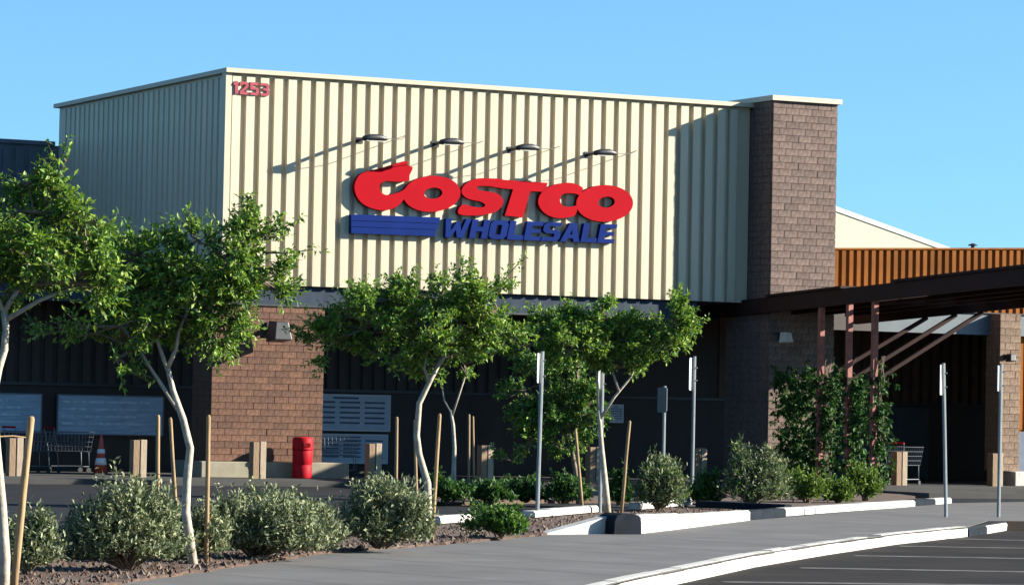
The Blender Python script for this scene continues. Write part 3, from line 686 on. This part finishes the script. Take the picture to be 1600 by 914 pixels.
shrub('sage_shrub', 'grey green shrub pressed against the leaning trunk and its stake', 288, 874, 115, 108, 340, G2, (4, 4, 3, 1.5), .062, .024, .16, SG_)
shrub('sage_shrub', 'broad grey green shrub between the tall stake and the wide pillar', 400, 868, 195, 105, 680, G2, (3, 5, 4, 1.5), .062, .024, .16, SG_)
shrub('sage_shrub', 'low grey green shrub tucked between two bigger shrubs mid bed', 497, 858, 115, 76, 330, G2, (3, 4, 3, 1.5), .06, .024, .13, SG_)
shrub('sage_shrub', 'tall grey green shrub left of the centre tree with bent trunk', 592, 856, 158, 114, 660, G2, (3, 5, 3, 1.5), .068, .026, .17, SG_)
shrub('sage_shrub', 'small grey green shrub partly hidden by the leftmost leaning stake', 42, 893, 80, 88, 240, G2, (2, 4, 3, 1), .06, .024, .15, SG_)
shrub('low_shrub', 'low leafy green plant behind the walkway edge right of centre tree', 782, 838, 105, 42, 230, G1, (1, 4, 7, .5), .075, .035, .12, None, 'plant')
for x, y, w_, h_, lb in [(700, 786, 60, 30, 'low dark green plant in the far bed left of the pale trunk'), (760, 786, 60, 26, 'low dark green plant in the far bed under the right twin stake'),
                       (820, 785, 60, 30, 'low dark green plant just left of the near signpost in the far bed'), (880, 787, 70, 38, 'low dark green plant just right of the near signpost in the far bed'), (1100, 790, 50, 45, 'low dark green plant between the two round olive shrubs'), (965, 790, 40, 50, 'low dark green plant under the thin forked tree')]:
    shrub('low_plant', lb, x, y, w_, h_, 90, G3 , (3, 3, 2), .11, .05, .15, 'low plants in the far bed', 'plant')
shrub('round_shrub', 'round olive green shrub behind the thin forked tree and its stake', 1030, 797, 100, 98, 420, [G2[1], G2[2], G2[0], G1[1]], (4, 4, 1.5, 1), .085, .028, .2, 'round olive shrubs before the entrance', lobes=3)
shrub('round_shrub', 'round olive green shrub between the tall signpost and the vine', 1170, 792, 125, 100, 520, [G2[1], G2[2], G2[0], G1[1]], (4, 4, 1.5, 1), .085, .028, .2, 'round olive shrubs before the entrance', lobes=3)
for x, y, w_, h_, lb in [(1262, 786, 55, 45, 'bright green low plant at the foot of the left canopy post'), (1310, 786, 45, 34, 'bright green low plant at the foot of the middle canopy post'), (1352, 783, 60, 52, 'bright lime green low plant at the foot of the right canopy post')]:
    shrub('lime_plant', lb, x, y, w_, h_, 110, G4, (3, 2), .10, .04, .15, 'bright plants below the canopy posts', 'plant')
# climbing vine round the canopy posts
vt = thing('climbing_vine', 'dark green climbing vine hanging around the canopy posts beside the brick tower', 'vine', tuple(L2W(13.5, -4, .1)), ANG)
b = leafbuf(); sm = MB()
o0 = Vector((13.5, -4, .1))
for i in range(2100):
    if i % 2: y = random.uniform(-3.35, -1.35)
    elif i % 4: y = random.choice([-3.46, -4.66, -5.72]) + random.gauss(0, .16)
    else: y = random.uniform(-5.75, -3.3)
    top = 2.85 - .35 * abs(math.sin(y * 2.3)); z = random.random() ** .9 * top
    if random.random() < .6 * (math.sin(y * 5.1 + z * 2.2) * .5 + .5) and z > .6: continue
    q = Vector((13.5 + random.gauss(.02, .10), y, .1 + z)) - o0
    sprig(b, q, Vector((random.uniform(-.7, .7), random.uniform(-1, .4), random.uniform(-.7, .4))), .17, random.randint(7, 11), .12, .065, (4, 6, 1.0), None, .5)
for i in range(16):
    y = random.choice([-3.46, -4.66, -5.7, -2.4, -1.8]) + random.gauss(0, .1); pts = [Vector((13.55 + random.uniform(-.1, .15), y + random.uniform(-.15, .15), .1 + k * .6)) - o0 for k in range(6)]; sm.tube(pts, .012, 5)
sm.build('stems', M['barkd'], vt); leafobj(b, 'foliage', G3, vt)

# stakes
def stake(px0, py0, px1, py1, D, lb, grp, r=.028):
    a = at(px0, py0, D); a.z = -.05; tp = at(px1, py1, D); t = tp - a
    base = a
    o = MB(); o.tube([Vector((0, 0, 0)), t * .33 + rv() * .006, t * .66 + rv() * .006, t * .985, t], [r, r * .97, r * .95, r * .92, r * .6], 10)
    ob = o.build('tree_stake', M['stake'], None, smooth=True); ob.location = base; tag(ob, lb, 'stake', grp); return ob
GS = 'wooden stakes holding the young trees'
stake(20, 925, 49, 650, 29.6, 'thick leaning wooden stake nearest the left edge of the photo', GS, .034)
stake(246, 880, 247, 648, 36.6, 'pale wooden stake left of the leaning trunk, left one of a pair', GS, .024)
stake(281, 885, 266, 652, 36.3, 'thin pale stake leaning in just beside the forked tree trunk', GS, .022)
stake(322, 882, 326, 648, 35.6, 'long straight wooden stake at the left edge of the wide brick pillar', GS, .025)
stake(618, 835, 620, 651, 45.0, 'wooden stake rising behind the tall shrub left of the centre tree', GS, .024)
stake(652, 840, 648, 656, 44.0, 'darker wooden stake right behind the bent pale trunk', GS, .022)
stake(674, 852, 687, 646, 42.8, 'wooden stake leaning right beside the bent pale trunk', GS, .026)
stake(732, 770, 733, 647, 71.5, 'dim upright stake in the far bed, left of two close together', GS, .028)
stake(741, 770, 739, 650, 73.0, 'dim short stake in the far bed, right of two close together', GS, .024)
stake(911, 803, 899, 671, 57.2, 'wooden stake leaning left of the thin forked tree', GS, .028)
stake(970, 803, 984, 657, 56.4, 'wooden stake leaning right of the thin forked tree', GS, .028)
# tie wire of the leftmost tree
p, q = at(-6, 682, 29.35), at(46, 684, 29.6)
ti = MB().tube([p, p.lerp(q, .5) + Vector((0, 0, .012)), q], .006, 6).build('tie_wire', M['stake']); tag(ti, 'thin tie running from the leftmost stake to the leftmost trunk', 'tie')

# ================================================================== SIGNPOSTS
def signpost(px, py, D, ht, w_, h_, yaw, lb, lean=0, face='signw', z0=.05, soff=0):
    base = at(px, py, D); base.z = z0; t = thing('parking_sign', lb, 'signpost', tuple(base), 0, 'parking signs on steel posts')
    top = Vector((lean * ht, 0, ht))
    MB().tube([(0, 0, -.05), top * .5, top], .032, 8).build('post', M['postg'], t)
    zc = ht - h_ / 2 - .03; c = top * (zc / ht)
    pn = MB(); r = .04; pts = []
    for sx, sz, a0 in ((1, 1, 0), (-1, 1, 90), (-1, -1, 180), (1, -1, 270)):
        for k in range(4): a = R(a0 + k * 30); pts.append((sx * (w_ / 2 - r) + math.cos(a) * r, sz * (h_ / 2 - r) + math.sin(a) * r))
    n_ = len(pts); pn.add([(x, -.006, z) for x, z in pts] + [(x, .006, z) for x, z in pts], [tuple(range(n_)), tuple(range(2 * n_ - 1, n_ - 1, -1))] + [((i + 1) % n_, i, n_ + i, n_ + (i + 1) % n_) for i in range(n_)])
    s = pn.build('sign_panel', M[face], t); s.location = c + Vector((0, 0, 0)); s.rotation_euler = (0, 0, yaw)
    off = Vector((math.sin(yaw), -math.cos(yaw), 0)) * (.045 if yaw < 0 else -.045); s.location += off
    bt = MB(); 
    for zz in (-.12, .12): bt.tube([(0, .0, zz), (0, -.062, zz)], .012, 6)
    o = bt.build('bolts', M['postg'], t); o.location = s.location - off; o.rotation_euler = (0, 0, yaw)
E2 = R(80)
signpost(839, 812, 53.6, 2.55, .32, .46, R(80), 'tall thin sign seen edge on beside the centre right tree crown', .012)
signpost(937, 806, 57.4, 2.45, .30, .40, R(80), 'thin sign post hidden by the thin forked tree', 0)
signpost(1035, 792, 63.8, 2.15, .32, .46, R(-60), 'shorter signpost with dim grey panel behind the round olive shrub', 0, 'signb')
signpost(1081, 787, 66.3, 2.75, .30, .62, R(66), 'tall signpost with half pale narrow panel left of the entrance', 0)
signpost(1478, 808, 59.8, 2.60, .30, .52, R(76), 'slightly leaning sign with bright white panel at the end of the lower kerb', -.033)
signpost(1560, 808, 60.5, 2.62, .28, .45, R(76), 'rightmost sign post in front of the narrow brick pillar', .004)

# ================================================================== BOLLARDS, CAN, CARTS, CONE, BOARDS
bx = [-5.08 + 2.79 * i for i in range(10)]
where = ['wooden bollard behind the thick leaning stake at the left edge', 'wooden bollard left of the wide brick pillar below the poster', 'wooden bollard in front of the plinth of the wide pillar', 'wooden bollard right of the red bin beside the pale plinth',
         'wooden bollard right of the bent tree trunk and twin stakes', 'dim brown bollard behind the left stake of the thin forked tree', 'pale bollard behind the tall signpost left of the entrance', 'wooden bollard hidden in the vine by the brick tower',
         'wooden bollard just right of the canopy posts', 'wooden bollard left of the narrow brick pillar at far right']
def bollard_parts(t):
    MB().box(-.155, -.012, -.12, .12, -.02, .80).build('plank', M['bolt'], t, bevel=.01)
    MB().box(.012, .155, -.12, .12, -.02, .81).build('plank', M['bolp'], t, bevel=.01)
    MB().box(-.011, .011, -.09, .09, 0, .78).build('core', M['blk'], t)
proto = None
for x, lb in zip(bx, where):
    if proto is None:
        proto = t = thing('bollard', lb, 'bollard', tuple(L2W(x, -.95, .11)), ANG, 'bollards along the shop front'); bollard_parts(t)
    else:
        t = proto.copy(); COL.objects.link(t); t.location = L2W(x, -.95, .11); t['label'] = lb
        for ch in list(proto.children): c = ch.copy(); COL.objects.link(c); c.parent = t
# red bin
q_ = loc(472, 740, -.42); q = L2W(q_.x, -.42, .11); t = thing('trash_bin', 'bright red rounded plastic bin in front of the wide brick pillar', 'bin', tuple(q), ANG)
MB().lathe([(.205, 0), (.215, .02), (.22, .27), (.205, .29), (.205, .31), (.222, .33), (.225, .60), (.215, .64)], 28).build('body', M['can'], t, smooth=True)
MB().lathe([(.23, .625), (.235, .65), (.228, .86), (.215, .90), (.18, .92), (.08, .925), (.01, .925)], 28).build('lid', M['can'], t, smooth=True)
MB().box(-.09, .09, -.245, -.20, .70, .79).build('flap', M['reds'], t, bevel=.008)
# carts
def cart(x, y, rz, lb):
    t = thing('shopping_cart', lb, 'shopping cart', tuple(L2W(x, y, .11)), ANG + rz, 'shopping carts in the shade')
    bk = MB(); L0, L1, w0, w1, z0, z1 = -.45, .45, .22, .28, .48, .92
    for k in range(5):
        s = k / 4; z = z0 + (z1 - z0) * s; a = w0 + (w1 - w0) * s; e = .42 + .06 * s
        bk.tube([(-e, -a, z), (e, -a, z), (e, a, z), (-e, a, z), (-e, -a, z)], .007, 4, cap=False)
    for k in range(11):
        xx = -.42 + .84 * k / 10
        for s in (-1, 1): bk.tube([(xx, s * w0, z0), (xx * 1.12, s * w1, z1)], .005, 4, cap=False)
    for k in range(7): yy = -w0 + 2 * w0 * k / 6; bk.tube([(-.42, yy, z0), (.42, yy, z0)], .005, 4, cap=False)
    bk.build('basket', M['chrome'], t)
    fr = MB()
    for s in (-1, 1): fr.tube([(-.52, s * .27, 1.0), (-.42, s * .24, .5), (-.38, s * .24, .14), (.40, s * .2, .14), (.38, s * .2, .48)], .014, 6)
    fr.build('frame', M['chrome'], t)
    MB().tube([(-.53, -.28, 1.01), (-.53, .28, 1.01)], .022, 8).build('handle', M['can'], t)
    for sx in (-.36, .38):
        for s in (-1, 1): w_ = MB().tube([(sx, s * .22 - .015, .06), (sx, s * .22 + .015, .06)], .06, 12).build('wheel', M['rub'], t)
cart(-3.4, 3.0, .2, 'shopping cart in the shade left of the traffic cone')
cart(-2.3, 3.4, .1, 'shopping cart in the shade just behind the traffic cone')
cart(4.2, 3.0, -.3, 'shopping cart in the shade right of the wide brick pillar')
cart(17.6, -.6, .5, 'shopping cart in the shade behind the right canopy bollard')
t = thing('traffic_cone', 'orange red striped traffic cone in the shade below the left poster', 'cone', tuple(L2W(-2.35, 1.2, .11)), ANG)
MB().box(-.2, .2, -.2, .2, 0, .035).build('base', M['rub'], t)
MB().lathe([(.16, .035), (.025, .86), (.02, .88)], 20).build('cone_body', M['cone'], t, smooth=True)
MB().lathe([(.133, .22), (.109, .37)], 20).build('reflective_band', M['signw'], t, smooth=True)
MB().lathe([(.094, .47), (.078, .57)], 20).build('reflective_band', M['signw'], t, smooth=True)
# boards on the back wall
def board(x0, x1, z0, z1, lb, kind):
    t = thing('wall_poster', lb, 'poster', tuple(L2W((x0 + x1) / 2, EW - .12, (z0 + z1) / 2)), ANG)
    w_, h_ = (x1 - x0) / 2, (z1 - z0) / 2
    MB().box(-w_, w_, -.02, .02, -h_, h_).build('panel', M['board'] if kind == 0 else M['boardp'], t)
    fr = MB(); fr.box(-w_ - .03, w_ + .03, -.035, .025, h_, h_ + .03).box(-w_ - .03, w_ + .03, -.035, .025, -h_ - .03, -h_).box(-w_ - .03, -w_, -.035, .025, -h_, h_).box(w_, w_ + .03, -.035, .025, -h_, h_)
    fr.build('frame', M['signb'] if kind == 0 else M['signw'], t)
    if kind == 1:
        MB().box(-w_ * .45, w_ * .2, -.025, -.0201, h_ * .80, h_ * .92).build('printed_row', M['ink'], t)
        for r in range(5):
            for c in range(3): MB().box(-w_ * .92 + c * w_ * .64, -w_ * .40 + c * w_ * .64, -.025, -.0201, h_ * (.55 - r * .30), h_ * (.66 - r * .30)).build('printed_row', M['ink'], t)
    else:
        for r in range(4): MB().box(-w_ * .93, w_ * random.uniform(.2, .9), -.025, -.0201, h_ * (.62 - r * .38), h_ * (.74 - r * .38)).build('printed_row', mat('faded_print', (.42, .52, .58), .6, .3, 8), t)
board(-2.08, .5, .98, 1.86, 'wide pale blue poster on the shaded wall left of the wide brick pillar', 0)
board(-5.6, -2.5, 1.0, 1.86, 'pale blue poster on the shaded wall cut by the left edge of the photo', 0)
board(4.3, 6.35, 1.18, 2.0, 'pale notice board with rows of print right of the wide brick pillar', 1)
board(12.45, 12.78, 1.5, 1.9, 'small pale notice on the shaded wall behind the thin forked tree', 1)
board(4.5, 6.3, .40, 1.05, 'dim lower panel on the wall under the notice board with rows of print', 1)
# dark hooded inlet in the kerb
a = gnd(957, 835); b2 = gnd(1001, 835); c = (a + b2) / 2; wv = (b2 - a).length / 2
t = thing('kerb_inlet', 'dark blue rounded box set in the gap of the white kerb', 'drain inlet', (c.x, c.y, 0), math.atan2((b2 - a).y, (b2 - a).x))
pr = [(-wv, 0), (wv, 0), (wv * .97, .18), (wv * .8, .26), (wv * .4, .29), (-wv * .4, .29), (-wv * .8, .26), (-wv * .97, .18)]
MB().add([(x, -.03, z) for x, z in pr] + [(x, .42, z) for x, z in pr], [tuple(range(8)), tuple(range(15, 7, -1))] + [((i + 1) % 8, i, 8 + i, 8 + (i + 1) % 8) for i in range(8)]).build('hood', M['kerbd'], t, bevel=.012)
bpy.context.view_layer.update()
